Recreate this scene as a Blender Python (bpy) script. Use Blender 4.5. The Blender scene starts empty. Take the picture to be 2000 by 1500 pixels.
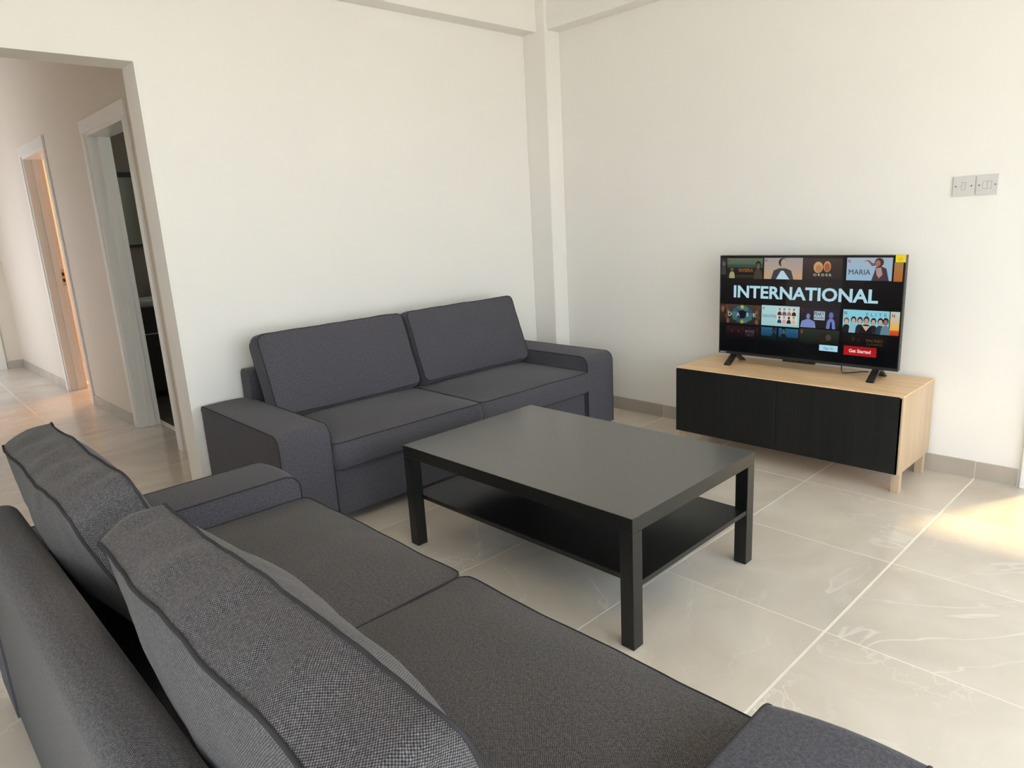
import bpy, bmesh, math, random
from mathutils import Vector, Matrix, noise

sc = bpy.context.scene
C = sc.collection
PI = math.pi

# ------------------------------------------------------------------ camera
YAW, PITCH, ROLL, FPX = 0.8250, -0.2323, -0.0546, 1337.78
cam_d = bpy.data.cameras.new('camera')
cam = bpy.data.objects.new('camera', cam_d); C.objects.link(cam)
_f = Vector((math.cos(YAW)*math.cos(PITCH), math.sin(YAW)*math.cos(PITCH), math.sin(PITCH)))
_r = Vector((math.sin(YAW), -math.cos(YAW), 0)); _u = _r.cross(_f)
_r2 = math.cos(ROLL)*_r + math.sin(ROLL)*_u
_u2 = -math.sin(ROLL)*_r + math.cos(ROLL)*_u
cam.matrix_world = Matrix(((_r2.x, _u2.x, -_f.x, -3.7759), (_r2.y, _u2.y, -_f.y, -3.6300),
                           (_r2.z, _u2.z, -_f.z, 1.3426), (0, 0, 0, 1)))
cam_d.sensor_width = 36; cam_d.lens = FPX*36/2000; cam_d.clip_start = 0.02
sc.camera = cam

# ------------------------------------------------------------------ light
sc.view_settings.view_transform = 'Standard'; sc.view_settings.look = 'None'
sc.view_settings.exposure = 0.0; sc.view_settings.gamma = 1.0
sc.view_settings.use_curve_mapping = False
w = bpy.data.worlds.new('sky'); sc.world = w; w.use_nodes = True
bg = w.node_tree.nodes['Background']
sc.cycles.use_light_tree = False
bg.inputs[0].default_value = (0.79, 0.88, 1.0, 1); bg.inputs[1].default_value = 7.0
sc.cycles.diffuse_bounces = 6; sc.cycles.glossy_bounces = 3; sc.cycles.max_bounces = 8; sc.cycles.adaptive_threshold = 0.03
sun_d = bpy.data.lights.new('sun', 'SUN'); sun_d.energy = 14.0; sun_d.color = (1.0, 0.79, 0.50); sun_d.angle = math.radians(5)
sun = bpy.data.objects.new('sun', sun_d); C.objects.link(sun)
sun.rotation_euler = Vector((-0.40, 0.176, -0.90)).to_track_quat('-Z', 'Y').to_euler()
sun.location = (6, -4, 12)
def portal(name, loc, rot, sx, sy):
    d = bpy.data.lights.new(name, 'AREA'); d.shape = 'RECTANGLE'; d.size = sx; d.size_y = sy; d.cycles.is_portal = True
    o = bpy.data.objects.new(name, d); C.objects.link(o); o.location = loc; o.rotation_euler = rot
WIN = (-4.5, -0.4, 0.0, 2.35)          # window opening x0 x1 z0 z1 in the front wall
YF = -5.4
portal('window_daylight', ((WIN[0]+WIN[1])/2, YF-.10, (WIN[2]+WIN[3])/2), (PI/2, 0, 0), WIN[1]-WIN[0], WIN[3]-WIN[2])
WIN2 = (-5.2, -2.7, 0.0, 2.30)         # second window y0 y1 z0 z1 in the left wall
XL = -5.3
portal('side_window_daylight', (XL-.10, (WIN2[0]+WIN2[1])/2, 1.15), (0, -PI/2, 0), 2.3, WIN2[1]-WIN2[0])
portal('balcony_door_daylight', (0.08, -3.55, 1.05), (0, PI/2, 0), 2.1, .9)

# ------------------------------------------------------------------ materials
def nodes(name):
    m = bpy.data.materials.new(name); m.use_nodes = True
    nt = m.node_tree; return m, nt, nt.nodes['Principled BSDF']
def plain(name, col, rough=.5, metal=0, spec=.5):
    m, nt, b = nodes(name); b.inputs['Base Color'].default_value = (*col, 1); b.inputs['Roughness'].default_value = rough
    b.inputs['Metallic'].default_value = metal; b.inputs['Specular IOR Level'].default_value = spec
    n = nt.nodes.new('ShaderNodeTexNoise'); n.inputs['Scale'].default_value = 60
    tc = nt.nodes.new('ShaderNodeTexCoord'); nt.links.new(tc.outputs['Object'], n.inputs['Vector'])
    r = nt.nodes.new('ShaderNodeMapRange'); r.inputs['To Min'].default_value = max(0, rough-.04); r.inputs['To Max'].default_value = rough+.04
    nt.links.new(n.outputs['Fac'], r.inputs['Value']); nt.links.new(r.outputs['Result'], b.inputs['Roughness'])
    return m
def ramp(nt, stops):
    r = nt.nodes.new('ShaderNodeValToRGB'); e = r.color_ramp.elements
    while len(e) < len(stops): e.new(.5)
    for el, (p, c) in zip(e, stops): el.position = p; el.color = (*c, 1) if len(c) == 3 else c
    return r
def mathn(nt, op, a, b=None, c=None):
    n = nt.nodes.new('ShaderNodeMath'); n.operation = op
    for i, v in enumerate((a, b, c)):
        if v is None: continue
        if isinstance(v, (int, float)): n.inputs[i].default_value = v
        else: nt.links.new(v, n.inputs[i])
    return n.outputs[0]
def paint(name, col, rough=.6):
    m, nt, b = nodes(name)
    tc = nt.nodes.new('ShaderNodeTexCoord'); n = nt.nodes.new('ShaderNodeTexNoise'); n.inputs['Scale'].default_value = 1.3; n.inputs['Detail'].default_value = 4
    nt.links.new(tc.outputs['Object'], n.inputs['Vector'])
    r = ramp(nt, [(.3, [c*.975 for c in col]), (.7, col)]); nt.links.new(n.outputs['Fac'], r.inputs['Fac']); nt.links.new(r.outputs['Color'], b.inputs['Base Color'])
    n2 = nt.nodes.new('ShaderNodeTexNoise'); n2.inputs['Scale'].default_value = 90; nt.links.new(tc.outputs['Object'], n2.inputs['Vector'])
    bp = nt.nodes.new('ShaderNodeBump'); bp.inputs['Strength'].default_value = .05; bp.inputs['Distance'].default_value = .002
    nt.links.new(n2.outputs['Fac'], bp.inputs['Height']); nt.links.new(bp.outputs['Normal'], b.inputs['Normal'])
    b.inputs['Roughness'].default_value = rough; b.inputs['Specular IOR Level'].default_value = .3
    return m
def stone(name, c0, c1, vein, rough=.16):
    m, nt, b = nodes(name); L = nt.links
    tc = nt.nodes.new('ShaderNodeTexCoord'); oi = nt.nodes.new('ShaderNodeObjectInfo')
    cmb = nt.nodes.new('ShaderNodeCombineXYZ')
    for i, k in enumerate((37.0, 91.0, 53.0)): L.new(mathn(nt, 'MULTIPLY', oi.outputs['Random'], k), cmb.inputs[i])
    ad = nt.nodes.new('ShaderNodeVectorMath'); L.new(tc.outputs['Object'], ad.inputs[0]); L.new(cmb.outputs[0], ad.inputs[1])
    def nz(scale, det, dist, rough_=.55):
        n = nt.nodes.new('ShaderNodeTexNoise'); n.inputs['Scale'].default_value = scale; n.inputs['Detail'].default_value = det
        n.inputs['Distortion'].default_value = dist; n.inputs['Roughness'].default_value = rough_; L.new(ad.outputs[0], n.inputs['Vector']); return n.outputs['Fac']
    base = ramp(nt, [(.3, c0), (.7, c1)]); L.new(nz(2.2, 6, .8), base.inputs['Fac'])
    def veins(scale, dist, wd, lo, hi):
        a = mathn(nt, 'ABSOLUTE', mathn(nt, 'SUBTRACT', nz(scale, 5, dist), .5))
        r = nt.nodes.new('ShaderNodeMapRange'); r.interpolation_type = 'SMOOTHSTEP'
        r.inputs['From Min'].default_value = 0; r.inputs['From Max'].default_value = wd; r.inputs['To Min'].default_value = 1; r.inputs['To Max'].default_value = 0
        L.new(a, r.inputs['Value'])
        k = nt.nodes.new('ShaderNodeMapRange'); k.inputs['From Min'].default_value = lo; k.inputs['From Max'].default_value = hi; L.new(nz(1.3, 2, .2), k.inputs['Value'])
        return mathn(nt, 'MULTIPLY', r.outputs[0], k.outputs[0])
    v = mathn(nt, 'MAXIMUM', mathn(nt, 'MULTIPLY', veins(1.1, 1.6, .012, .45, .62), .75), mathn(nt, 'MULTIPLY', veins(.9, .6, .07, .5, .68), .45))
    mx = nt.nodes.new('ShaderNodeMix'); mx.data_type = 'RGBA'; L.new(v, mx.inputs[0]); L.new(base.outputs['Color'], mx.inputs[6]); mx.inputs[7].default_value = (*vein, 1)
    hs = nt.nodes.new('ShaderNodeHueSaturation'); L.new(mx.outputs[2], hs.inputs['Color'])
    L.new(mathn(nt, 'MULTIPLY_ADD', oi.outputs['Random'], .10, .95), hs.inputs['Value'])
    L.new(hs.outputs['Color'], b.inputs['Base Color']); b.inputs['Roughness'].default_value = rough
    return m
def wood(name, c0, c1, stretch, rough=.45, scale=1.0, ior=1.5):
    m, nt, b = nodes(name); L = nt.links; b.inputs['IOR'].default_value = ior
    tc = nt.nodes.new('ShaderNodeTexCoord'); mp = nt.nodes.new('ShaderNodeMapping'); mp.inputs['Scale'].default_value = stretch
    L.new(tc.outputs['Object'], mp.inputs['Vector'])
    n = nt.nodes.new('ShaderNodeTexNoise'); n.inputs['Scale'].default_value = scale; n.inputs['Detail'].default_value = 7; n.inputs['Distortion'].default_value = .4
    L.new(mp.outputs[0], n.inputs['Vector']); r = ramp(nt, [(.3, c0), (.7, c1)]); L.new(n.outputs['Fac'], r.inputs['Fac'])
    L.new(r.outputs['Color'], b.inputs['Base Color']); b.inputs['Roughness'].default_value = rough
    bp = nt.nodes.new('ShaderNodeBump'); bp.inputs['Strength'].default_value = .12; bp.inputs['Distance'].default_value = .001
    L.new(n.outputs['Fac'], bp.inputs['Height']); L.new(bp.outputs['Normal'], b.inputs['Normal'])
    return m
def fabric(name, dark, mid, light, pitch=.0030):
    m, nt, b = nodes(name); L = nt.links
    uv = nt.nodes.new('ShaderNodeUVMap'); sp = nt.nodes.new('ShaderNodeSeparateXYZ'); L.new(uv.outputs[0], sp.inputs[0])
    wob = nt.nodes.new('ShaderNodeTexNoise'); wob.inputs['Scale'].default_value = 55; wob.inputs['Detail'].default_value = 2; L.new(uv.outputs[0], wob.inputs['Vector'])
    k = 2*PI/pitch
    wu = mathn(nt, 'MULTIPLY', wob.outputs['Fac'], 3.0)
    a = mathn(nt, 'SINE', mathn(nt, 'MULTIPLY_ADD', sp.outputs[0], k, wu)); c = mathn(nt, 'SINE', mathn(nt, 'MULTIPLY_ADD', sp.outputs[1], k, wu))
    h = mathn(nt, 'MULTIPLY_ADD', mathn(nt, 'MULTIPLY', a, c), .5, .5)
    nz = nt.nodes.new('ShaderNodeTexNoise'); nz.inputs['Scale'].default_value = 330; nz.inputs['Detail'].default_value = 3; L.new(uv.outputs[0], nz.inputs['Vector'])
    mix = mathn(nt, 'ADD', mathn(nt, 'MULTIPLY', h, .55), mathn(nt, 'MULTIPLY', nz.outputs['Fac'], .5))
    r = ramp(nt, [(.22, dark), (.5, mid), (.86, light)]); L.new(mix, r.inputs['Fac'])
    mt = nt.nodes.new('ShaderNodeTexNoise'); mt.inputs['Scale'].default_value = 130; mt.inputs['Detail'].default_value = 4; mt.inputs['Roughness'].default_value = .7; L.new(uv.outputs[0], mt.inputs['Vector'])
    mr = nt.nodes.new('ShaderNodeMapRange'); mr.inputs['From Min'].default_value = .3; mr.inputs['From Max'].default_value = .7; mr.inputs['To Min'].default_value = .66; mr.inputs['To Max'].default_value = 1.34
    L.new(mt.outputs['Fac'], mr.inputs['Value'])
    vm = nt.nodes.new('ShaderNodeVectorMath'); vm.operation = 'SCALE'; L.new(r.outputs['Color'], vm.inputs[0]); L.new(mr.outputs[0], vm.inputs['Scale'])
    L.new(vm.outputs[0], b.inputs['Base Color'])
    b.inputs['Roughness'].default_value = .9; b.inputs['Specular IOR Level'].default_value = .15
    b.inputs['Sheen Weight'].default_value = .12; b.inputs['Sheen Roughness'].default_value = .4
    bp = nt.nodes.new('ShaderNodeBump'); bp.inputs['Strength'].default_value = .5; bp.inputs['Distance'].default_value = .0008
    L.new(h, bp.inputs['Height']); L.new(bp.outputs['Normal'], b.inputs['Normal'])
    return m
def glass(name, tint=(.93, .95, .94)):
    m = bpy.data.materials.new(name); m.use_nodes = True; nt = m.node_tree; nt.nodes.clear()
    o = nt.nodes.new('ShaderNodeOutputMaterial'); mx = nt.nodes.new('ShaderNodeMixShader'); t = nt.nodes.new('ShaderNodeBsdfTransparent'); g = nt.nodes.new('ShaderNodeBsdfGlossy')
    t.inputs[0].default_value = (*tint, 1); g.inputs['Roughness'].default_value = .02; mx.inputs[0].default_value = .06
    nt.links.new(t.outputs[0], mx.inputs[1]); nt.links.new(g.outputs[0], mx.inputs[2]); nt.links.new(mx.outputs[0], o.inputs[0]); return m
def screen_print(name):
    m, nt, b = nodes(name); at = nt.nodes.new('ShaderNodeVertexColor'); at.layer_name = 'print'
    b.inputs['Base Color'].default_value = (.003, .003, .003, 1); b.inputs['Roughness'].default_value = .16; b.inputs['Specular IOR Level'].default_value = .35
    nt.links.new(at.outputs['Color'], b.inputs['Emission Color']); b.inputs['Emission Strength'].default_value = 1.0; return m

M = dict(
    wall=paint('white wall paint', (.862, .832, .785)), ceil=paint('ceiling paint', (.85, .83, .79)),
    corr=paint('dimmed corridor white', (.73, .655, .56)), bath=paint('bathroom wall tile', (.30, .26, .22), .25),  # corr: white wall paint with the corridor's dim warm light in its colour
    tile=stone('beige marble tile', (.575, .51, .44), (.70, .64, .57), (.78, .74, .69)),
    skirt=stone('skirting marble tile', (.40, .35, .29), (.49, .43, .365), (.62, .58, .52), .3),
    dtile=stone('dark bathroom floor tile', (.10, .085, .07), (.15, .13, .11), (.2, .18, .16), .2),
    grout=paint('cream grout', (.86, .81, .73), .8),
    white=plain('white gloss door paint', (.80, .78, .74), .3), plastic=plain('white switch plastic', (.64, .615, .60), .3),
    gap=plain('shadow grey switch groove', (.22, .21, .20), .6), screw=plain('steel screw', (.12, .11, .10), .4, .6),
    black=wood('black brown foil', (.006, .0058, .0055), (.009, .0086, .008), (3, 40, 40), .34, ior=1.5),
    blacktop=wood('black brown foil lifted for reflection', (.022, .021, .019), (.028, .0265, .024), (3, 40, 40), .26, ior=2.3),  # same foil as the sides, paler to stand in for the reflected walls
    door=wood('black brown stained door', (.005, .0048, .0045), (.011, .0102, .0094), (60, 60, 1.5), .5, ior=1.4),
    oak_y=wood('brightened oak lengthwise', (.72, .485, .265), (.88, .63, .38), (35, 2, 35), .45),  # same oak as the sides, lightened to offset the dimmer light on top
    oak_z=wood('toned down oak upright', (.45, .315, .195), (.56, .42, .28), (30, 30, 1.6), .45),  # same oak as the top, darkened to offset the strong light on the side
    fab=fabric('charcoal woven cover', (.014, .0125, .013), (.058, .053, .056), (.235, .220, .222), .0044),
    fabs=fabric('lifted charcoal fine cloth', (.028, .026, .031), (.072, .069, .083), (.17, .163, .19), .0036),  # same cloth as fab, colour made paler and bluer to offset dimmer light
    pipe=plain('charcoal piping', (.042, .039, .041), .9, 0, .1),
    foot=plain('black plastic foot', (.012, .012, .012), .5),
    tvblack=plain('black tv plastic', (.006, .006, .006), .28), bezel=plain('dark grey tv bezel', (.018, .018, .018), .35),
    print=screen_print('lit tv screen'), sticker=plain('yellow sticker', (.80, .62, .01), .5), stick2=plain('sticker print', (.55, .33, .01), .5),
    silver=plain('silver lettering', (.4, .4, .4), .4), chrome=plain('chrome', (.75, .75, .76), .08, 1), ceramic=plain('white ceramic', (.72, .72, .70), .12),
    vanity=wood('dark brown vanity', (.016, .012, .009), (.028, .021, .016), (40, 3, 3), .35), mirror=plain('mirror glass', (.45, .50, .45), .03, 1),
    frame=plain('white window frame', (.78, .78, .77), .35), glass=glass('window glass'), dimming=glass('tinted door glass', (.60, .57, .47)), terrace=paint('terrace paving', (.50, .45, .38), .8))

# ------------------------------------------------------------------ mesh helpers
def link(name, me, mat, parent=None, mx=None, smooth=False):
    o = bpy.data.objects.new(name, me); C.objects.link(o)
    if mat: me.materials.append(mat)
    if parent: o.parent = parent
    if mx is not None: o.matrix_local = mx
    if smooth:
        for p in me.polygons: p.use_smooth = True
    return o
def tag(o, label=None, cat=None, group=None, kind=None):
    for k, v in (('label', label), ('category', cat), ('group', group), ('kind', kind)):
        if v: o[k] = v
    return o
def empty(name, loc, rz=0):
    o = bpy.data.objects.new(name, None); C.objects.link(o); o.location = loc; o.rotation_euler = (0, 0, rz); o.empty_display_size = .1; return o
def boxuv(bm):
    uvl = bm.loops.layers.uv.verify()
    for f in bm.faces:
        n = f.normal; a = max(range(3), key=lambda i: abs(n[i]))
        i, j = ((1, 2), (0, 2), (0, 1))[a]
        for l in f.loops: l[uvl].uv = (l.vert.co[i], l.vert.co[j])
def add_box(bm, lo, hi, bevel=0, seg=2):
    r = bmesh.ops.create_cube(bm, size=1)
    vs = r['verts']
    for v in vs: v.co = Vector([(lo[i]+hi[i])/2 + v.co[i]*(hi[i]-lo[i]) for i in range(3)])
    if bevel:
        es = list({e for v in vs for e in v.link_edges})
        bmesh.ops.bevel(bm, geom=es, offset=bevel, segments=seg, affect='EDGES', profile=.5)
def mesh(bm, name):
    bm.normal_update(); boxuv(bm); me = bpy.data.meshes.new(name); bm.to_mesh(me); bm.free(); return me
def boxes(name, lst, mat, parent=None, bevel=0, seg=2, mx=None, smooth=False):
    bm = bmesh.new()
    for lo, hi in lst: add_box(bm, lo, hi, bevel, seg)
    return link(name, mesh(bm, name), mat, parent, mx, smooth)
def box(name, lo, hi, mat, parent=None, bevel=0, seg=2, mx=None, smooth=False):
    return boxes(name, [(lo, hi)], mat, parent, bevel, seg, mx, smooth)
def struct(o): o['kind'] = 'structure'; return o
def tube_bm(bm, pts, r, n=6, closed=False):
    pts = [Vector(p) for p in pts]; N = len(pts); rings = []
    up = Vector((.31, .17, .93))
    for i, p in enumerate(pts):
        a = pts[(i-1) % N] if (closed or i > 0) else p; b = pts[(i+1) % N] if (closed or i < N-1) else p
        t = (b-a).normalized(); s = t.cross(up)
        if s.length < 1e-3: s = t.cross(Vector((1, 0, 0)))
        s.normalize(); q = t.cross(s)
        rings.append([bm.verts.new(p + r*(math.cos(2*PI*k/n)*s + math.sin(2*PI*k/n)*q)) for k in range(n)])
    for i in range(N if closed else N-1):
        A, B = rings[i], rings[(i+1) % N]
        # keep the rings in phase
        off = min(range(n), key=lambda o: (A[0].co-pts[i] - (B[o].co-pts[(i+1) % N])).length)
        for k in range(n): bm.faces.new((A[k], A[(k+1) % n], B[(k+1+off) % n], B[(k+off) % n]))
    if not closed:
        bm.faces.new(rings[0][::-1]); bm.faces.new(rings[-1])
def tube(name, paths, r, mat, parent=None, closed=False, n=6):
    bm = bmesh.new()
    for p in paths: tube_bm(bm, p, r, n, closed)
    bmesh.ops.recalc_face_normals(bm, faces=bm.faces[:])
    return link(name, mesh(bm, name), mat, parent, smooth=True)
def extrude_profile(name, prof, x0, x1, mat, parent=None, smooth=False):
    """prof: list of (y,z), extruded along x"""
    bm = bmesh.new(); A = [bm.verts.new((x0, y, z)) for y, z in prof]; B = [bm.verts.new((x1, y, z)) for y, z in prof]
    n = len(prof); fs = []
    for i in range(n): fs.append(bm.faces.new((A[i], A[(i+1) % n], B[(i+1) % n], B[i])))
    bm.faces.new(A[::-1]); bm.faces.new(B)
    bmesh.ops.recalc_face_normals(bm, faces=bm.faces[:])
    if smooth:
        for f in fs: f.smooth = True
        for v in (A, B):
            for i in range(n):
                e = bm.edges.get((v[i], v[(i+1) % n])); e.smooth = False
    return link(name, mesh(bm, name), mat, parent)
def lathe(name, prof, mat, parent=None, n=24, loc=(0, 0, 0), sy=1.0):
    bm = bmesh.new(); R = []
    for r, z in prof: R.append([bm.verts.new((loc[0]+r*math.cos(2*PI*k/n), loc[1]+sy*r*math.sin(2*PI*k/n), loc[2]+z)) for k in range(n)])
    for a, b in zip(R, R[1:]):
        for k in range(n): bm.faces.new((a[k], a[(k+1) % n], b[(k+1) % n], b[k]))
    bm.faces.new(R[0][::-1]); bm.faces.new(R[-1]); bmesh.ops.recalc_face_normals(bm, faces=bm.faces[:])
    return link(name, mesh(bm, name), mat, parent, smooth=True)

def cushion(name, size, parent, mat, mx, axis, bulge, border=.006, rc=.05, wob=.004, freq=5, seed=0, ripple=0, pip=.0026, res=.02):
    """soft boxed cushion; the two faces across `axis` are edged with piping"""
    n = [max(4, round(s/res)) for s in size]
    o1, o2 = [i for i in range(3) if i != axis]
    bm = bmesh.new(); V = {}; base = {}
    sv = Vector((seed*7.3, seed*3.1, seed*5.7))
    def B(t): return 1-abs(2*t-1)**2.6
    def pos(ijk):
        u = [ijk[i]/n[i] for i in range(3)]
        p = Vector([(u[i]-.5)*size[i] for i in range(3)]); b0 = p.copy()
        h1, h2 = size[o1]/2, size[o2]/2
        c1, c2 = h1-rc, h2-rc
        if abs(p[o1]) > c1 and abs(p[o2]) > c2:
            a, b = (abs(p[o1])-c1)/rc, (abs(p[o2])-c2)/rc; m = max(a, b); l = math.hypot(a, b)
            k = m/l if l else 1
            p[o1] = math.copysign(c1+a*k*rc, p[o1]); p[o2] = math.copysign(c2+b*k*rc, p[o2])
        q = u[axis]; prof = 1-(2*q-1)**2
        onb = ijk[o1] in (0, n[o1]) or ijk[o2] in (0, n[o2])
        if onb:
            p[o1] *= 1+border*prof/h1; p[o2] *= 1+border*prof/h2
            if ripple and ijk[2] == n[2]:
                p[2] += prof*ripple*(math.sin(u[0]*39+2*noise.noise(b0*9+sv))*.6+noise.noise(b0*24+sv))
        if ijk[axis] in (0, n[axis]):
            bl = bulge if isinstance(bulge, (int, float)) else bulge[0 if ijk[axis] == 0 else 1]
            p[axis] += (1 if ijk[axis] else -1)*bl*B(u[o1])*B(u[o2])
        p += wob*noise.noise_vector(b0*freq+sv) + wob*.35*noise.noise_vector(b0*freq*3+sv)
        return p, b0
    def vert(ijk):
        if ijk not in V:
            p, b0 = pos(ijk); V[ijk] = bm.verts.new(p); base[V[ijk]] = b0
        return V[ijk]
    fax = bm.faces.layers.int.new('ax')
    for a in range(3):
        b, c = [i for i in range(3) if i != a]
        for side in (0, n[a]):
            for i in range(n[b]):
                for j in range(n[c]):
                    q = []
                    for di, dj in ((0, 0), (1, 0), (1, 1), (0, 1)):
                        t = [0, 0, 0]; t[a] = side; t[b] = i+di; t[c] = j+dj; q.append(vert(tuple(t)))
                    bm.faces.new(q)[fax] = a
    bmesh.ops.recalc_face_normals(bm, faces=bm.faces[:])
    for f in bm.faces: f.smooth = True
    loops = []
    for side in (0, n[axis]):
        lp = []
        for i in range(n[o1]): lp.append((i, 0))
        for j in range(n[o2]): lp.append((n[o1], j))
        for i in range(n[o1], 0, -1): lp.append((i, n[o2]))
        for j in range(n[o2], 0, -1): lp.append((0, j))
        vs = []
        for i, j in lp:
            t = [0, 0, 0]; t[axis] = side; t[o1] = i; t[o2] = j; vs.append(V[tuple(t)])
        for a, b in zip(vs, vs[1:]+vs[:1]):
            e = bm.edges.get((a, b))
            if e: e.smooth = False
        loops.append([v.co.copy() for v in vs])
    bm.normal_update()
    uvl = bm.loops.layers.uv.verify()
    for f in bm.faces:
        i, j = ((1, 2), (0, 2), (0, 1))[f[fax]]
        for l in f.loops: l[uvl].uv = (base[l.vert][i]+seed*.37, base[l.vert][j])
    me = bpy.data.meshes.new(name); bm.to_mesh(me); bm.free()
    o = link(name, me, mat, parent, mx)
    if pip: tube('piping', loops, pip, M['pipe'], o, True, 5)
    return o

# ------------------------------------------------------------------ the setting
H = 2.95
T, TX0, TY0 = .6004, -.5343, -2.8470
DX, DTOP, WT = -2.673, 2.149, .18          # doorway edge, head, thickness of the back wall
# corridor frame: local x points into its right-hand wall, local y runs down the corridor
CM = Matrix.Translation((-2.481, 1.94, 0)) @ Matrix.Rotation(math.radians(1.33), 4, 'Z')

def tiles(parent, rect, mat, name='floor_tile'):
    x0, x1, y0, y1 = rect; g = .0018; cache = {}
    def cuts(a, b, o):
        k0 = math.floor((a-o)/T); out = []
        k = k0
        while o+k*T < b-1e-4:
            s, e = max(a, o+k*T), min(b, o+(k+1)*T)
            if e-s > .02: out.append((s, e))
            k += 1
        return out
    for xs, xe in cuts(x0, x1, TX0):
        for ys, ye in cuts(y0, y1, TY0):
            wide = .0020          # one joint is laid noticeably wider
            if abs(ys-TY0) < 1e-3: ys += wide
            if abs(ye-TY0) < 1e-3: ye -= wide
            key = (round(xe-xs, 3), round(ye-ys, 3))
            if key not in cache:
                hx, hy = (xe-xs)/2-g, (ye-ys)/2-g; bm = bmesh.new(); c = .0008
                lo = [bm.verts.new((sx*hx, sy*hy, -.008)) for sx, sy in ((-1, -1), (1, -1), (1, 1), (-1, 1))]
                md = [bm.verts.new((sx*hx, sy*hy, -c)) for sx, sy in ((-1, -1), (1, -1), (1, 1), (-1, 1))]
                tp = [bm.verts.new((sx*(hx-c), sy*(hy-c), 0)) for sx, sy in ((-1, -1), (1, -1), (1, 1), (-1, 1))]
                for A, B_ in ((lo, md), (md, tp)):
                    for i in range(4): bm.faces.new((A[i], A[(i+1) % 4], B_[(i+1) % 4], B_[i]))
                bm.faces.new(tp); me = mesh(bm, name); me.materials.append(mat); cache[key] = me
            o = bpy.data.objects.new(name, cache[key]); C.objects.link(o); o.parent = parent
            o.location = ((xs+xe)/2, (ys+ye)/2, 0)

floor = struct(boxes('floor', [((XL, YF, -.15), (0, 0, -.0006)), ((-4.6, 0, -.15), (-2.3, 6.4, -.0006))], M['grout']))
tiles(floor, (XL, 0, YF, 0), M['tile'])
tiles(floor, (-4.5, -2.33, 0.0, 6.1), M['tile'])
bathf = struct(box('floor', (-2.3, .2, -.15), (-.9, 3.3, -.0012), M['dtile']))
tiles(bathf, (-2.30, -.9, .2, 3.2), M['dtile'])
struct(box('floor', (-2.42, 3.3, -.15), (-.4, 5.9, -.002), M['tile']))
struct(boxes('ceiling', [((XL-.2, YF-.2, H), (.2, 0, H+.2)), ((XL-.2, 0, H), (.2, 6.6, H+.2))], M['ceil']))

struct(boxes('wall_back', [((DX, 0, 0), (.2, WT, H)), ((-4.5, 0, DTOP), (DX, WT, H)), ((XL-.2, 0, 0), (-4.5, WT, H))], M['wall']))
struct(boxes('wall_right', [((0, -3.10, 0), (.2, 0, H)), ((0, -4.0, 2.1), (.2, -3.10, H)), ((0, YF, 0), (.2, -4.0, H))], M['wall']))
struct(boxes('wall_left', [((XL-.2, YF, 0), (XL, WIN2[0], H)), ((XL-.2, WIN2[0], WIN2[3]), (XL, WIN2[1], H)), ((XL-.2, WIN2[1], 0), (XL, 0, H))], M['wall']))
struct(boxes('wall_front', [((XL-.2, YF-.2, 0), (WIN[0], YF, H)), ((WIN[1], YF-.2, 0), (.2, YF, H)), ((WIN[0], YF-.2, WIN[3]), (WIN[1], YF, H))], M['wall']))
cx, cy = .1435, .206
struct(box('trim_1', (-cx, -cy, 0), (0, 0, H), M['wall'], bevel=.004))
o = struct(box('trim_2', (XL, -.128, 2.575), (-cx, 0, H), M['wall'], bevel=.003))
o = struct(box('trim_3', (-.122, YF, 2.575), (0, -cy, H), M['wall'], bevel=.003))

# skirting of marble tile along the right wall and the corridor
def skirting(name, segs, parent_mx=None):
    st = struct(boxes(name, [((a[0], a[1], 0), (b[0], b[1], .083)) for a, b in segs], M['grout'], mx=parent_mx))
    return st
bs = struct(boxes('baseboard_right', [((-.009, -3.018, 0), (0, -cy, .086))], M['grout']))
ys = [-3.018] + [TY0+k*T for k in range(0, 5)] + [-cy]
for a, b in zip(ys, ys[1:]):
    if b-a > .03: box('skirting_tile', (-.0115, a+.0016, .0015), (-.002, b-.0016, .087), M['skirt'], bs, .001, 1)
bb = struct(boxes('baseboard_back', [((DX, -.008, 0), (-cx, 0, .086))], M['grout']))
xs = [DX+.01] + [TX0-k*T for k in (3, 2, 1, 0)] + [-cx-.002]
for a, b in zip(xs, xs[1:]): box('skirting_tile', (a+.0016, -.0115, .0015), (b-.0016, -.001, .087), M['skirt'], bb, .001, 1)
bc = struct(boxes('baseboard_corridor', [((-.009, 0.0, 0), (0, 1.12, .086)), ((-.009, 2.06, 0), (0, 4.11, .086))], M['grout'], mx=CM))
for a, b in ((.004, .6), (.6, 1.12), (2.06, 2.66), (2.66, 3.26), (3.26, 3.86), (3.86, 4.10)):
    box('skirting_tile', (-.0115, a+.0016, .0015), (-.002, b-.0016, .087), M['skirt'], bc, .001, 1)
be = struct(boxes('baseboard_corridor_end', [((-.16, 4.102, 0), (-.012, 4.11, .086))], M['grout'], mx=CM))
box('skirting_tile', (-.16, 4.0985, .0015), (-.0135, 4.108, .087), M['skirt'], be, .001, 1)

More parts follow.
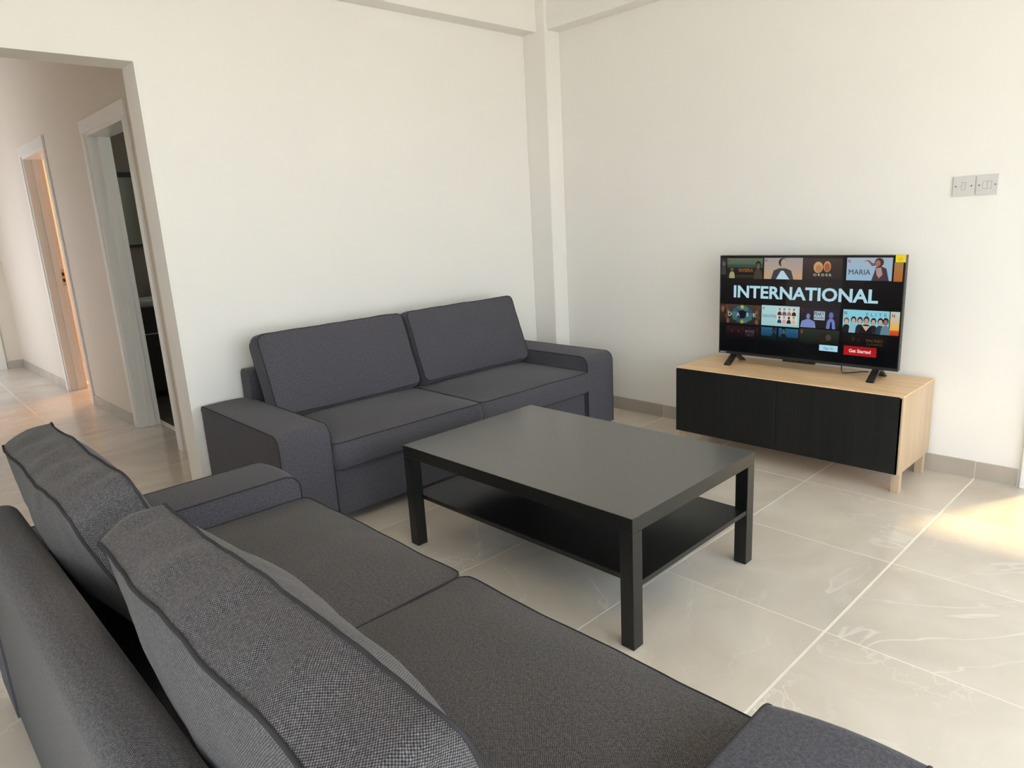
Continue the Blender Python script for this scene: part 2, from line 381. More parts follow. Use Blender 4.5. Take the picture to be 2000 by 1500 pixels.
# corridor walls and the rooms off it
D1 = (-.90, -.06); D2 = (1.155, 1.985)      # openings of the two doors (local y)
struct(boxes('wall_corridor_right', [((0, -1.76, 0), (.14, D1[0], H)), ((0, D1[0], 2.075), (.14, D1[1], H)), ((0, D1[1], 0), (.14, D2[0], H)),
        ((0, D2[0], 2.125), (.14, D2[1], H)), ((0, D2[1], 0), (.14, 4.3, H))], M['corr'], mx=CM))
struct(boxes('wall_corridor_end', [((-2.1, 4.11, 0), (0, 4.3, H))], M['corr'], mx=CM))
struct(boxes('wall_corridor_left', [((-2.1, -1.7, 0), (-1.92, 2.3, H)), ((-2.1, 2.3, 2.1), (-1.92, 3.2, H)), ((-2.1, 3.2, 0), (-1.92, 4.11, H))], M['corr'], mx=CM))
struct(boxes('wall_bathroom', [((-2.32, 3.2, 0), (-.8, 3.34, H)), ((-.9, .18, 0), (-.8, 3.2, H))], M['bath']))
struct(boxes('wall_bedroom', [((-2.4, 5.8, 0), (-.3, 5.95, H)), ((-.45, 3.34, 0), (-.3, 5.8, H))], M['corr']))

def doorframe(name, y0, y1, zt, plate=False):
    d = empty(name, (0, 0, 0)); d.matrix_local = CM; struct(d)
    aw = .062
    box('architrave', (-.016, y1, 0), (0, y1+aw, zt+aw+.01), M['white'], d, .003)
    box('architrave', (-.016, y0-aw, 0), (0, y0, zt+aw+.01), M['white'], d, .003)
    box('architrave', (-.018, y0-aw-.006, zt), (0, y1+aw+.006, zt+aw+.018), M['white'], d, .003)
    box('jamb', (-.004, y1-.022, 0), (.143, y1+.002, zt), M['white'], d, .002)
    box('jamb', (-.004, y0-.002, 0), (.143, y0+.022, zt), M['white'], d, .002)
    box('head_jamb', (-.004, y0, zt-.022), (.143, y1, zt+.002), M['white'], d, .002)
    box('door_stop', (.06, y1-.034, 0), (.105, y1-.02, zt-.02), M['white'], d, .002)
    if plate:
        p = box('strike_plate', (.112, y1-.0245, .99), (.140, y1-.021, 1.14), M['chrome'], d, .001, 1)
        box('latch_hole', (.117, y1-.0252, 1.075), (.135, y1-.024, 1.105), M['foot'], p)
        box('latch_hole', (.117, y1-.0252, 1.02), (.135, y1-.024, 1.05), M['foot'], p)
    return d
doorframe('door_1', D1[0], D1[1], 2.075)
doorframe('door_2', D2[0], D2[1], 2.125, True)
d3 = empty('door_3', (0, 0, 0)); d3.matrix_local = CM; struct(d3)
box('architrave', (-.235, 4.094, 0), (-.165, 4.11, 2.16), M['white'], d3, .003)
box('architrave', (-1.115, 4.094, 0), (-1.045, 4.11, 2.16), M['white'], d3, .003)
box('architrave', (-1.12, 4.093, 2.1), (-.16, 4.11, 2.17), M['white'], d3, .003)
box('leaf', (-1.045, 4.102, .005), (-.235, 4.11, 2.1), M['white'], d3, .002)
# balcony door in the right wall, just at the edge of the picture
d4 = empty('door_4', (0, 0, 0)); struct(d4)
box('frame_post', (-.022, -3.10, 0), (.12, -3.028, 2.17), M['frame'], d4, .004)
box('frame_post', (-.022, -4.07, 0), (.12, -4.0, 2.17), M['frame'], d4, .004)
box('frame_head', (-.022, -4.0, 2.1), (.12, -3.10, 2.17), M['frame'], d4, .004)
boxes('leaf_frame', [((.06, -3.135, .01), (.10, -3.11, 2.09)), ((.06, -3.99, .01), (.10, -3.93, 2.09)), ((.06, -3.93, .01), (.10, -3.135, .05)), ((.06, -3.93, 2.04), (.10, -3.135, 2.09))], M['frame'], d4)
box('pane', (.077, -3.93, .05), (.083, -3.135, 2.04), M['dimming'], d4)  # pane tint added to dim the sun patch on the floor
# wide sliding window behind the camera
w1 = empty('window_1', (0, 0, 0)); struct(w1)
fx = [WIN[0], (WIN[0]*2+WIN[1])/3, (WIN[0]+2*WIN[1])/3, WIN[1]]
for i in range(3):
    a, b = fx[i], fx[i+1]; yy = YF-.10-.03*(i % 2)
    fr = boxes('sash', [((a, yy, .02), (a+.05, yy+.03, 2.33)), ((b-.05, yy, .02), (b, yy+.03, 2.33)), ((a+.05, yy, .02), (b-.05, yy+.03, .09)), ((a+.05, yy, 2.26), (b-.05, yy+.03, 2.33))], M['frame'], w1)
    box('pane', (a+.05, yy+.012, .09), (b-.05, yy+.018, 2.26), M['glass'], fr)
w2 = empty('window_2', (0, 0, 0)); struct(w2)
ym = (WIN2[0]+WIN2[1])/2
for i, (a, b) in enumerate(((WIN2[0], ym), (ym, WIN2[1]))):
    xx = XL-.10-.03*i
    fr = boxes('sash', [((xx, a, .02), (xx+.03, a+.05, 2.28)), ((xx, b-.05, .02), (xx+.03, b, 2.28)), ((xx, a+.05, .02), (xx+.03, b-.05, .09)), ((xx, a+.05, 2.21), (xx+.03, b-.05, 2.28))], M['frame'], w2)
    box('pane', (xx+.012, a+.05, .09), (xx+.018, b-.05, 2.21), M['glass'], fr)
struct(boxes('floor', [((-14, YF-.2, -.2), (XL-.2, 3, -.03)), ((-14, -16, -.2), (14, YF-.2, -.03)), ((.2, YF-.2, -.2), (14, 9, -.03))], M['terrace']))  # unseen ground outside, put in to bounce warm sunlight through the windows

# lights of the rooms off the corridor; the bathroom one is added fill
def lamp(name, loc, power, col, size, rot=(0, 0, 0)):
    d = bpy.data.lights.new(name, 'AREA'); d.energy = power; d.color = col; d.size = size
    o = bpy.data.objects.new(name, d); C.objects.link(o); o.location = loc; o.rotation_euler = rot; return o
lamp('side_room_window', (-5.9, 4.9, 1.3), 7, (1.0, .66, .34), 1.2, (0, -PI/2, 0))
lamp('bedroom_ceiling_light', (-1.3, 4.6, 2.7), 60, (1.0, .48, .15), .4)
lamp('bathroom_fill', (-1.0, 1.4, 2.0), 5, (.95, 1.0, .92), .6, (0, PI/2, 0))  # unseen fill lamp added so the bathroom is not black

# ------------------------------------------------------------------ sofas
W, AW, AH, ZB = 2.25, .243, .505, .048
def arm(x0, x1, parent, D, skew=0):
    r = .055; prof = [(D, ZB), (0, ZB), (0, AH-r)]
    for k in range(1, 9): a = PI/2*k/8; prof.append((r-r*math.cos(a), AH-r+r*math.sin(a)))
    for k in range(0, 5): a = PI/2*k/4; prof.append((D-.03+.03*math.sin(a), AH-.03+.03*math.cos(a)))
    nx = 6; bm = bmesh.new(); rings = []
    for i in range(nx+1):
        t = i/nx; x = x0+(x1-x0)*t; s = .006*(1-(2*t-1)**2)   # the padding swells a little between the seams
        rings.append([bm.verts.new((x, y-(s+skew*(1-t))*(1 if y < .1 else 0), z+s*(1 if z > AH-.06 else 0))) for y, z in prof])
    n = len(prof)
    for A, B_ in zip(rings, rings[1:]):
        for k in range(n): bm.faces.new((A[k], A[(k+1) % n], B_[(k+1) % n], B_[k])).smooth = True
    bm.faces.new(rings[0][::-1]); bm.faces.new(rings[-1])
    bmesh.ops.recalc_face_normals(bm, faces=bm.faces[:])
    for R in (rings[0], rings[-1]):
        for k in range(n): bm.edges.get((R[k], R[(k+1) % n])).smooth = False
    for k in (0, 1):
        for A, B_ in zip(rings, rings[1:]): bm.edges.get((A[k], B_[k])).smooth = False
    o = link('armrest', mesh(bm, 'armrest'), M['fabs'], parent)
    for x, sk in ((x0, skew), (x1, 0)): tube('piping', [[(x, y-(sk if y < .1 else 0), z) for y, z in prof[1:]]], .0026, M['pipe'], o, False, 5)
    return o
def sofa(name, label, loc, rz, backs, mat_b, mat_s, seed, wob, rip, D, pipr, skew=0, bul=(.035, .045, .035)):
    s = empty(name, loc, rz); tag(s, label, 'sofa')
    arm(0, AW, s, D, skew); arm(W-AW, W, s, D)
    box('base', (AW, .028, ZB), (W-AW, D-.03, .288), M['fabs'], s, .012, 3, smooth=False)
    r = .04; prof = [(D-.006, ZB), (D-.115, ZB)]
    for k in range(0, 7): a = PI/2*k/6; prof.append((D-.115+r-r*math.cos(a), .665-r+r*math.sin(a)))
    for k in range(0, 7): a = PI/2*k/6; prof.append((D-.006-r+r*math.sin(a), .665-r+r*math.cos(a)))
    extrude_profile('back_frame', prof, AW-.018, W-AW+.018, mat_b, s, True)
    for fx_, fy in ((.1, .08), (W-.1, .08), (.1, D-.08), (W-.1, D-.08)):
        lathe('foot', [(.022, 0), (.026, .01), (.026, ZB+.003)], M['foot'], s, 16, (fx_, fy, 0))
    half = (W-2*AW)/2
    for i in range(2):
        xc = AW+half*(i+.5)
        cushion('seat_cushion', (half-.006, .64, .125), s, mat_s, Matrix.Translation((xc, .304, .352)), 2, (.01, .034), .012, .035, wob*.6, 4, seed+i, res=.022)
    for i, (xc, wd, yo, lean, zo) in enumerate(backs):
        mx = Matrix.Translation((xc, .648+yo, .634+zo)) @ Matrix.Rotation(math.radians(-lean), 4, 'X')
        cushion('back_cushion', (wd, .125, .43), s, mat_b, mx, 1, (bul[0] if i == 0 else bul[2], bul[1]), .010, .035, wob, 5, seed+5+i, rip, pipr, .018)
    return s
sofa('sofa', 'charcoal fabric two-cushion sofa standing against the white wall beside the doorway', (-2.630, -.912, 0), 0,
     [(.683, .875, .0, 20, .0), (1.575, .855, -.012, 20, .004)], M['fabs'], M['fabs'], 3, .005, .002, .895, .0026)
sofa('sofa', 'charcoal woven fabric sofa in the foreground, seen from behind its back cushions', (-2.738, -3.397, 0), math.radians(90.9),
     [(.712, .90, .03, 19, .0), (1.742, .765, .028, 20, -.008)], M['fab'], M['fab'], 11, .009, .006, .925, .0036, .03, (.075, .055, .045))

# ------------------------------------------------------------------ coffee table
t = empty('coffee_table', (-2.2298, -2.4570, 0), math.radians(1.0)); tag(t, 'black rectangular coffee table with a lower shelf between the two sofas', 'table')
TW, TL = .78, 1.18
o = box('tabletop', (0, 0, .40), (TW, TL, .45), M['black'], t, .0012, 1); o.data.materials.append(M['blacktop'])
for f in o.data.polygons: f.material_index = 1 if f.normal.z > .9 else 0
for a in (0, TW-.05):
    for b in (0, TL-.05): box('leg', (a, b, 0), (a+.05, b+.05, .3995), M['black'], t, .0012, 1)
boxes('shelf', [((.042, .052, .208), (TW-.042, TL-.052, .226)), ((.0505, .003, .208), (TW-.0505, .052, .226)), ((.0505, TL-.052, .208), (TW-.0505, TL-.003, .226))], M['black'], t)

# ------------------------------------------------------------------ media cabinet
xb, y0 = -.0224, -1.443
t = empty('tv_cabinet', (xb, y0, 0)); tag(t, 'low light oak cabinet with two black doors under the television', 'cabinet')
box('top_panel', (-.442, -1.2, .4745), (0, 0, .48), M['oak_y'], t, .001, 1)
box('top_board', (-.42, -1.199, .462), (-.001, -.001, .4745), M['oak_y'], t)
box('side_panel', (-.4405, -1.2, .10), (0, -1.184, .4744), M['oak_z'], t, .0008, 1)
box('side_panel', (-.4205, -.016, .10), (0, 0, .4744), M['oak_z'], t, .0008, 1)
box('bottom_board', (-.42, -1.184, .10), (-.001, -.016, .116), M['oak_y'], t)
box('back_board', (-.006, -1.184, .116), (-.001, -.016, .462), M['oak_y'], t)
box('door', (-.4405, -.5985, .102), (-.4225, -.001, .4715), M['door'], t, .0012, 1)
box('door', (-.4405, -1.1945, .102), (-.4225, -.6015, .4715), M['door'], t, .0012, 1)
for a in (-.402, -.068):
    for b in (-1.196, -.04): box('leg', (a, b, 0), (a+.036, b+.036, .0995), M['oak_z'], t, .0012, 1)

# ------------------------------------------------------------------ television
SX = 2.045
tv = empty('television', (-.200, -SX, .48), -PI/2)
tag(tv, 'flat black television with a lit menu screen standing on the oak cabinet', 'television')
Z0 = .48
box('casing', (-.4825, .004, .052), (.4825, .032, .613), M['tvblack'], tv, .003, 2)
box('rear_housing', (-.36, .032, .075), (.36, .072, .40), M['tvblack'], tv, .012, 2)
boxes('bezel', [((-.4825, -.001, .052), (.4825, .006, .0665)), ((-.4825, -.0005, .609), (.4825, .006, .613)), ((-.4825, -.0005, .0665), (-.478, .006, .609)), ((.478, -.0005, .0665), (.4825, .006, .609))], M['bezel'], tv, .0007, 1)
box('sensor_housing', (-.10, .002, .040), (.075, .026, .052), M['tvblack'], tv, .003, 2)
def foot(xc):
    hw = .017; prof = [(-.082, 0), (-.066, 0), (.004, .042), (.026, .042), (.092, 0), (.108, 0), (.034, .053), (-.006, .053), (-.082, .008)]
    extrude_profile('stand_foot', prof, xc-hw, xc+hw, M['tvblack'], tv)
foot(-.385); foot(.385)
tube('cable', [[(.20, .05, .07), (.20, .045, .02), (.205, .05, .004), (.24, .08, .004), (.27, .125, .004), (.30, .14, .004)]], .003, M['foot'], tv)
box('logo_plate', (-.472, -.0016, .056), (-.435, -.0009, .0625), M['silver'], tv)
st = box('price_sticker', (.437, -.0035, .579), (.4815, -.0018, .6145), M['sticker'], tv)
st['label'] = 'small yellow sticker on the upper right corner'

def lin(c):
    return tuple(((v/255+.055)/1.055)**2.4 if v > 10 else v/255/12.92 for v in c)
class Print:
    """flat coloured shapes printed in layers on the screen; x, z in television coordinates"""
    def __init__(s, y=-.0006): s.v = []; s.f = []; s.c = []; s.y = y
    def poly(s, pts, col, col2=None):
        b = len(s.v); s.v += [(x, s.y, z) for x, z in pts]; s.f.append(list(range(b, b+len(pts))))
        if col2 is None: s.c.append([lin(col)]*len(pts))
        else:
            zs = [p[1] for p in pts]; a, e = min(zs), max(zs)
            s.c.append([tuple(lin(col2)[i]+(lin(col)[i]-lin(col2)[i])*(z-a)/(e-a) for i in range(3)) for z in zs])
        s.y -= .00005
    def rect(s, x0, x1, z0, z1, col, col2=None): s.poly([(x0, z0), (x1, z0), (x1, z1), (x0, z1)], col, col2)
    def oval(s, x, z, rx, rz, col, n=14): s.poly([(x+rx*math.cos(2*PI*k/n), z+rz*math.sin(2*PI*k/n)) for k in range(n)], col)
    def bust(s, x, z, h, skin, hair, coat, wide=1.0):
        """a small anonymous head-and-shoulders figure, z at the bottom, h high"""
        s.poly([(x-.36*h*wide, z), (x+.36*h*wide, z), (x+.30*h*wide, z+.38*h), (x+.10*h, z+.52*h), (x-.10*h, z+.52*h), (x-.30*h*wide, z+.38*h)], coat)
        s.oval(x, z+.76*h, .155*h, .22*h, hair); s.oval(x, z+.70*h, .115*h, .17*h, skin)
    def build(s, name, parent):
        me = bpy.data.meshes.new(name); me.from_pydata(s.v, [], s.f); me.update()
        at = me.color_attributes.new('print', 'FLOAT_COLOR', 'CORNER'); i = 0
        for f, cs in zip(me.polygons, s.c):
            for k in range(len(cs)): at.data[f.loop_start+k].color = (*cs[k], 1)
        return link(name, me, M['print'], parent)
dg = None
def words(name, s, x, z, size, col, parent, bold=0, sx=1.0, space=1.0, align='CENTER', y=-.0022, width=None, mat=None):
    cu = bpy.data.curves.new(name, 'FONT'); cu.body = s; cu.size = size; cu.offset = bold; cu.space_character = space; cu.align_x = align; cu.align_y = 'BOTTOM_BASELINE'; cu.resolution_u = 3
    ob = bpy.data.objects.new(name, cu); C.objects.link(ob)
    me = bpy.data.meshes.new_from_object(ob.evaluated_get(bpy.context.evaluated_depsgraph_get()))
    bpy.data.objects.remove(ob); bpy.data.curves.remove(cu)
    xsv = [v.co.x for v in me.vertices]; k = sx
    if width: k = width/(max(xsv)-min(xsv))
    mid = (max(xsv)+min(xsv))/2 if align == 'CENTER' else 0
    for v in me.vertices: v.co = Vector((x+(v.co.x-mid)*k, y, z+v.co.y))
    me.materials.clear()
    at = me.color_attributes.new('print', 'FLOAT_COLOR', 'CORNER')
    for d in at.data: d.color = (*lin(col), 1)
    return link(name, me, mat or M['print'], parent)
S = lambda v: v-SX          # measured place along the wall -> television x
Zt = lambda v: v-Z0
p = Print(0.0); p.rect(-.478, .478, .0665, .609, (20, 17, 18), (3, 4, 7))
p.rect(-.09, .20, .34, .609, (34, 30, 30));  # greyish patch stands in for the room reflected in the glass
screen = p.build('screen', tv)
N_RED = (170, 20, 30)
def emblem(x, z, h=.016, col=N_RED):
    words('red_emblem', 'N', x, z, h*1.35, col, screen, .0004, .8)
def thumb(x0, x1, z0, z1):
    return Print(-.0004), S(x0), S(x1), Zt(z0), Zt(z1)
# upper row
q, a, b, c, d = thumb(1.5675, 1.603, .967, 1.078); q.rect(a, b, c, d, (45, 42, 42), (16, 15, 17)); q.bust((a+b)/2, c+.02, .085, (96, 84, 80), (50, 40, 40), (58, 55, 60), .5); q.build('show_thumbnail', screen)
q, a, b, c, d = thumb(1.607, 1.819, .965, 1.078); q.rect(a, b, c, d, (92, 104, 84), (26, 20, 18)); q.rect(a, b, c+.062, c+.078, (40, 74, 68)); q.rect(a, b, c+.02, c+.062, (34, 34, 26), (24, 19, 18))
q.bust(a+.03, c+.002, .07, (96, 76, 52), (50, 38, 26), (150, 150, 108), .7); q.bust(b-.026, c, .10, (96, 80, 64), (24, 22, 20), (64, 56, 46), .75); q.build('show_thumbnail', screen); emblem(a+.012, d-.02, .013, (96, 40, 24))
words('show_title', 'RIVIERA', S(1.722), Zt(1.003), .026, (150, 92, 44), screen, .0003, width=.085)
q, a, b, c, d = thumb(1.827, 2.038, .967, 1.080); q.rect(a, b, c, d, (150, 148, 146), (186, 150, 118)); xm = (a+b)/2-.003
q.poly([(xm-.062, c), (xm+.062, c), (xm+.048, c+.046), (xm+.018, c+.058), (xm-.018, c+.058), (xm-.048, c+.046)], (58, 58, 62)); q.poly([(xm-.034, c), (xm+.04, c), (xm+.006, c+.045), (xm-.008, c+.045)], (176, 200, 214))
q.oval(xm+.002, d-.024, .024, .0235, (42, 38, 38)); q.oval(xm+.008, d-.029, .018, .024, (168, 148, 136)); q.build('show_thumbnail', screen); emblem(a+.012, d-.02, .013, (110, 40, 44))
q, a, b, c, d = thumb(2.042, 2.238, .970, 1.078); q.rect(a, b, c, d, (62, 50, 46), (44, 34, 33)); q.oval(a+.077, c+.062, .024, .029, (190, 152, 106)); q.oval(a+.079, c+.056, .016, .02, (170, 116, 80)); q.oval(a+.122, c+.066, .019, .028, (184, 134, 92)); q.oval(a+.122, c+.062, .014, .021, (150, 88, 54)); q.build('show_thumbnail', screen)
words('show_title', 'O R D E R', a+.100, c+.018, .017, (168, 186, 172), screen, .0004, width=.092); emblem(a+.012, d-.02, .012, (130, 30, 34))
q, a, b, c, d = thumb(2.260, 2.470, .970, 1.081); q.rect(a, b, c, d, (156, 172, 186), (142, 176, 200)); xm = b-.062
q.poly([(xm-.075, c+.092), (xm-.05, c+.094), (xm-.03, c+.07), (xm+.0, c+.076), (xm-.004, c+.088), (xm-.028, c+.084), (xm-.046, c+.1)], (120, 84, 66)); q.poly([(xm-.03, c), (xm+.05, c), (xm+.036, c+.058), (xm+.012, c+.07), (xm-.012, c+.066), (xm-.018, c+.04)], (70, 56, 62))
q.poly([(xm-.012, c+.06), (xm+.012, c+.064), (xm+.02, c+.03), (xm+.004, c+.012), (xm-.008, c+.03)], (168, 138, 132)); q.oval(xm+.002, c+.088, .021, .022, (78, 50, 42)); q.oval(xm-.004, c+.084, .012, .015, (150, 108, 94)); q.build('show_thumbnail', screen)
words('show_title', 'MARIA', a+.062, c+.028, .037, (34, 32, 46), screen, 0, width=.102); emblem(a+.012, d-.024, .016, (150, 60, 80))
q, a, b, c, d = thumb(2.478, 2.517, .968, 1.058); q.rect(a, b, c, d, (156, 120, 76), (176, 96, 42)); q.build('show_thumbnail', screen)
# the big heading
words('heading', 'INTERNATIONAL', S(2.034), Zt(.862), .092, (170, 208, 220), screen, .0026, width=.765)
# middle row
q, a, b, c, d = thumb(1.5675, 1.6, .712, .820); q.rect(a, b, c, d, (64, 44, 34), (30, 22, 18)); q.oval((a+b)/2, c+.08, .01, .018, (120, 84, 60)); q.build('show_thumbnail', screen)
q, a, b, c, d = thumb(1.606, 1.815, .710, .820); q.rect(a, b, c, d, (70, 58, 46), (34, 32, 28)); xm, zm = (a+b)/2-.006, (c+d)/2
for k in range(10):
    an = 2*PI*k/10; q.oval(xm+.045*math.cos(an), zm+.034*math.sin(an), .024, .016, ((58, 96, 104), (44, 76, 96), (66, 108, 92))[k % 3])
q.oval(xm, zm, .032, .024, (14, 16, 34))
for sx_ in (-1, 1):
    for k in range(4): q.oval(xm+sx_*(.088+.008*(k % 2)), c+.016+k*.026, .010, .014, ((104, 76, 58), (86, 58, 44))[k % 2])
q.oval(xm, d-.013, .010, .011, (176, 158, 74)); q.oval(xm, c+.013, .011, .010, (150, 140, 66)); q.build('show_thumbnail', screen)
for ch, ox in (('D', -.075), ('A', -.024), ('R', .030), ('K', .077)): words('show_title', ch, xm+ox, zm-.012, .034, (186, 196, 196), screen, 0, -.9 if ch == 'R' else .9)
q, a, b, c, d = thumb(1.820, 2.032, .713, .824); q.rect(a, b, c, d, (168, 202, 204), (150, 192, 192)); q.rect(a+.088, b-.012, c+.014, d-.012, (206, 206, 196))
cols = [((206, 168, 140), (40, 30, 32), (70, 40, 40)), ((214, 180, 156), (36, 34, 50), (76, 84, 140)), ((216, 186, 150), (120, 90, 60), (150, 120, 90)), ((206, 170, 150), (60, 34, 30), (46, 34, 34)),
        ((120, 80, 60), (26, 22, 26), (30, 66, 100)), ((220, 180, 170), (60, 54, 40), (206, 150, 150)), ((70, 56, 44), (26, 24, 22), (40, 36, 34)), ((210, 178, 160), (70, 52, 44), (200, 170, 150))]
for k, (s1, s2, s3) in enumerate(cols): q.bust(a+.103+.0265*(k % 4), c+.017+.043*(1-k//4), .040, s1, s2, s3, .85)
q.build('show_thumbnail', screen); words('show_title', 'EDUCATION', a+.046, zm-.006, .021, (74, 104, 116), screen, .0002, width=.076); emblem(a+.012, d-.022, .014, (120, 60, 80))
q, a, b, c, d = thumb(2.039, 2.238, .718, .822); q.rect(a, b, c, d, (42, 34, 40), (30, 24, 28)); q.bust(a+.040, c, .085, (112, 124, 176), (40, 38, 54), (116, 132, 184), 1.35); q.bust(a+.158, c, .10, (96, 106, 164), (36, 34, 56), (104, 122, 176), .65)
q.poly([(a+.152, c), (a+.166, c), (a+.162, c+.036), (a+.155, c+.036)], (26, 26, 60)); q.rect(a+.070, a+.126, c+.043, c+.088, (172, 192, 204)); q.build('show_thumbnail', screen)
words('show_title', 'PEAKY', a+.098, c+.066, .026, (52, 62, 84), screen, .0006, width=.052); words('show_title', 'BLINDERS', a+.098, c+.048, .018, (52, 62, 84), screen, .0003, width=.050); emblem(a+.012, d-.02, .013, (120, 30, 40))
q, a, b, c, d = thumb(2.256, 2.473, .708, .824); q.rect(a, b, c, d, (132, 198, 212), (122, 190, 204)); q.rect(a, b, c, c+.018, (24, 22, 24))
crowd = [(.018, .078, (196, 166, 140), (92, 76, 66), (30, 26, 28)), (.052, .085, (196, 160, 140), (28, 24, 28), (130, 178, 196)), (.083, .084, (190, 156, 140), (34, 26, 28), (36, 34, 40)), (.146, .082, (186, 156, 136), (26, 22, 24), (34, 30, 44)), (.178, .084, (180, 160, 146), (26, 24, 28), (40, 62, 72)), (.202, .086, (140, 104, 84), (22, 20, 24), (96, 124, 138)), (.113, .088, (186, 146, 118), (30, 24, 24), (28, 24, 26))]
for ox, hh, s1, s2, s3 in crowd: q.bust(a+ox, c, hh, s1, s2, s3, .72 if ox != .113 else .95)
q.poly([(a+.094, c+.038), (a+.132, c+.038), (a+.113, c+.012)], (196, 168, 136)); q.build('show_thumbnail', screen)
words('show_title', 'E L I T E', a+.158, d-.028, .024, (84, 84, 124), screen, -.0001, width=.094); emblem(a+.012, d-.026, .018, (120, 40, 56))
q, a, b, c, d = thumb(2.477, 2.519, .708, .824); q.rect(a, b, c+.025, d, (176, 196, 190), (224, 168, 48)); q.rect(a, b, c, c+.025, (210, 90, 40), (190, 50, 36)); q.build('show_thumbnail', screen); emblem(a+.014, d-.028, .018, (140, 30, 40))
# lower, dimmed row
q, a, b, c, d = thumb(1.608, 1.815, .622, .700); q.rect(a, b, c, d, (36, 18, 20), (6, 6, 10))
for k in range(9): q.oval(a+.012+k*.022, d-.018-.012*(k % 2), .008, .011, (58, 26, 24) if k % 2 else (44, 22, 28))
q.build('show_thumbnail', screen); words('show_title', 'MONEY', a+.148, c+.042, .022, (74, 76, 84), screen, .0003, width=.055); words('show_title', 'HEIST', a+.148, c+.022, .022, (52, 56, 62), screen, .0003, width=.050)
q, a, b, c, d = thumb(1.821, 2.030, .625, .703); q.rect(a, b, c, d, (36, 92, 126), (6, 12, 16)); q.rect(a, b, c, c+.03, (14, 26, 28), (5, 8, 10)); q.bust(a+.074, c+.012, .07, (54, 44, 40), (26, 22, 22), (20, 26, 28), .6); q.bust(a+.128, c+.012, .07, (70, 84, 96), (18, 18, 22), (16, 24, 28), .7); q.rect(a+.088, a+.10, c+.005, d, (10, 14, 20)); q.build('show_thumbnail', screen)
q, a, b, c, d = thumb(2.036, 2.242, .632, .712); q.rect(a, b, c, d, (40, 46, 38), (12, 18, 13)); q.oval(a+.13, c+.036, .03, .026, (38, 30, 24)); q.oval(a+.152, c+.04, .014, .016, (72, 62, 52)); q.oval(a+.012, c+.062, .006, .01, (120, 66, 36)); q.build('show_thumbnail', screen)
q, a, b, c, d = thumb(2.262, 2.473, .642, .702); q.rect(a, b, c, d, (26, 17, 18), (8, 8, 9)); q.oval(a+.05, c+.036, .008, .012, (52, 30, 28)); q.oval(a+.074, c+.03, .008, .012, (40, 26, 24)); q.build('show_thumbnail', screen)
words('show_title', 'SACRED', a+.150, c+.026, .020, (84, 70, 34), screen, .0002, width=.078); words('show_title', 'GAMES', a+.152, c+.008, .016, (60, 50, 28), screen, .0002, width=.074)
# buttons
q, a, b, c, d = thumb(2.144, 2.238, .601, .632); q.rect(a, b, c, d, (166, 206, 224)); q.build('button', screen); words('button_text', 'Sign In', (a+b)/2, c+.010, .018, (92, 132, 156), screen, .0002, width=.050)
q, a, b, c, d = thumb(2.268, 2.425, .592, .640); q.rect(a, b, c, d, (150, 22, 26), (176, 24, 28)); q.build('button', screen); words('button_text', 'Get Started', (a+b)/2, c+.016, .024, (236, 214, 212), screen, .0005, width=.104)
words('sticker_print', 'K2', .460, .590, .016, (0, 0, 0), st, .0002, y=-.0038, mat=M['stick2'])

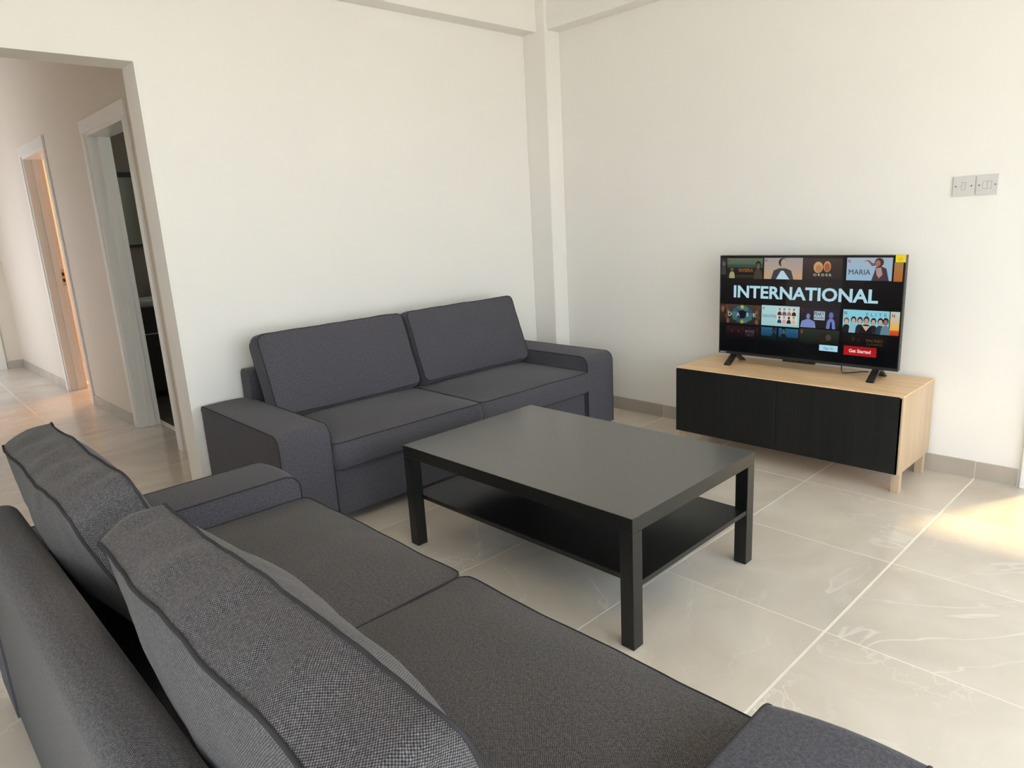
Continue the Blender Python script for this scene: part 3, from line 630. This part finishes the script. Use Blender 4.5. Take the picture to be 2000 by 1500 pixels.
# ------------------------------------------------------------------ switches on the right wall
def switch(yc, label, n):
    s = empty('light_switch', (0, yc, 1.391), -PI/2); tag(s, label, 'switch')
    box('plate', (-.0435, -.009, -.0445), (.0435, -.0005, .0445), M['plastic'], s, .0025, 2)
    for x in (-.031, .031):
        bm = bmesh.new(); bmesh.ops.create_cone(bm, cap_ends=True, segments=14, radius1=.0033, radius2=.0028, depth=.0016, matrix=Matrix.Translation((x, -.0096, 0)) @ Matrix.Rotation(PI/2, 4, 'X'))
        link('screw', mesh(bm, 'screw'), M['screw'], s)
    for k in range(n):
        x = (k-(n-1)/2)*.0165; hw = .0078
        box('rocker_gap_shade', (x-hw-.0010, -.0093, -.0168), (x+hw+.0010, -.0085, .0168), M['gap'], s)  # dark strip stands in for the shaded gap round the rocker
        bm = bmesh.new()
        pr = [(-.0088, -.0155), (-.0108, -.0155), (-.0098, 0), (-.0135, .0155), (-.0088, .0155)]
        A = [bm.verts.new((x-hw, y, z)) for y, z in pr]; B_ = [bm.verts.new((x+hw, y, z)) for y, z in pr]
        for i in range(5): bm.faces.new((A[i], A[(i+1) % 5], B_[(i+1) % 5], B_[i]))
        bm.faces.new(A[::-1]); bm.faces.new(B_); bmesh.ops.recalc_face_normals(bm, faces=bm.faces[:])
        link('rocker', mesh(bm, 'rocker'), M['plastic'], s)
switch(-2.6835, 'white light switch plate with a single rocker, the one nearer the television', 1)
switch(-2.7755, 'white light switch plate with two rockers, the one farther from the television', 2)

# ------------------------------------------------------------------ bathroom seen through the corridor
v = empty('bathroom_vanity', (-1.85, 3.2, 0)); tag(v, 'dark brown vanity with white basin seen through the corridor bathroom door', 'vanity')
box('body', (-.45, -.42, .06), (.45, -.005, .80), M['vanity'], v, .003)
box('drawer_front', (-.448, -.437, .575), (.448, -.42, .795), M['vanity'], v, .002)
box('drawer_front', (-.448, -.437, .07), (.448, -.42, .565), M['vanity'], v, .002)
box('handle_rail', (-.40, -.443, .566), (.40, -.425, .5735), M['silver'], v, .001)
lathe('basin', [(.05, .745), (.20, .76), (.30, .80), (.345, .845), (.35, .86), (.335, .86), (.30, .82), (.15, .79), (.02, .785)], M['ceramic'], v, 32, (0, -.26, 0), .62)
f = lathe('faucet', [(.026, .84), (.026, .86), (.020, .87), (.020, .98), (.016, 1.0)], M['chrome'], v, 20, (.0, -.12, 0))
tube('spout', [[(0, -.12, .96), (0, -.17, .972), (0, -.22, .965), (0, -.23, .95)]], .013, M['chrome'], f, n=10)
tube('lever', [[(0, -.12, 1.0), (0, -.115, 1.02), (0, -.17, 1.035)]], .009, M['chrome'], f, n=8)
mc = empty('mirror_cabinet', (-1.85, 3.2, 1.31)); tag(mc, 'bathroom mirror with dark top and bottom rails above the vanity', 'mirror')
box('mirror_pane', (-.42, -.045, .012), (.42, -.002, .59), M['mirror'], mc)
box('rail', (-.425, -.06, .585), (.425, -.002, .625), M['foot'], mc, .002)
box('rail', (-.425, -.055, 0), (.425, -.002, .013), M['foot'], mc, .002)
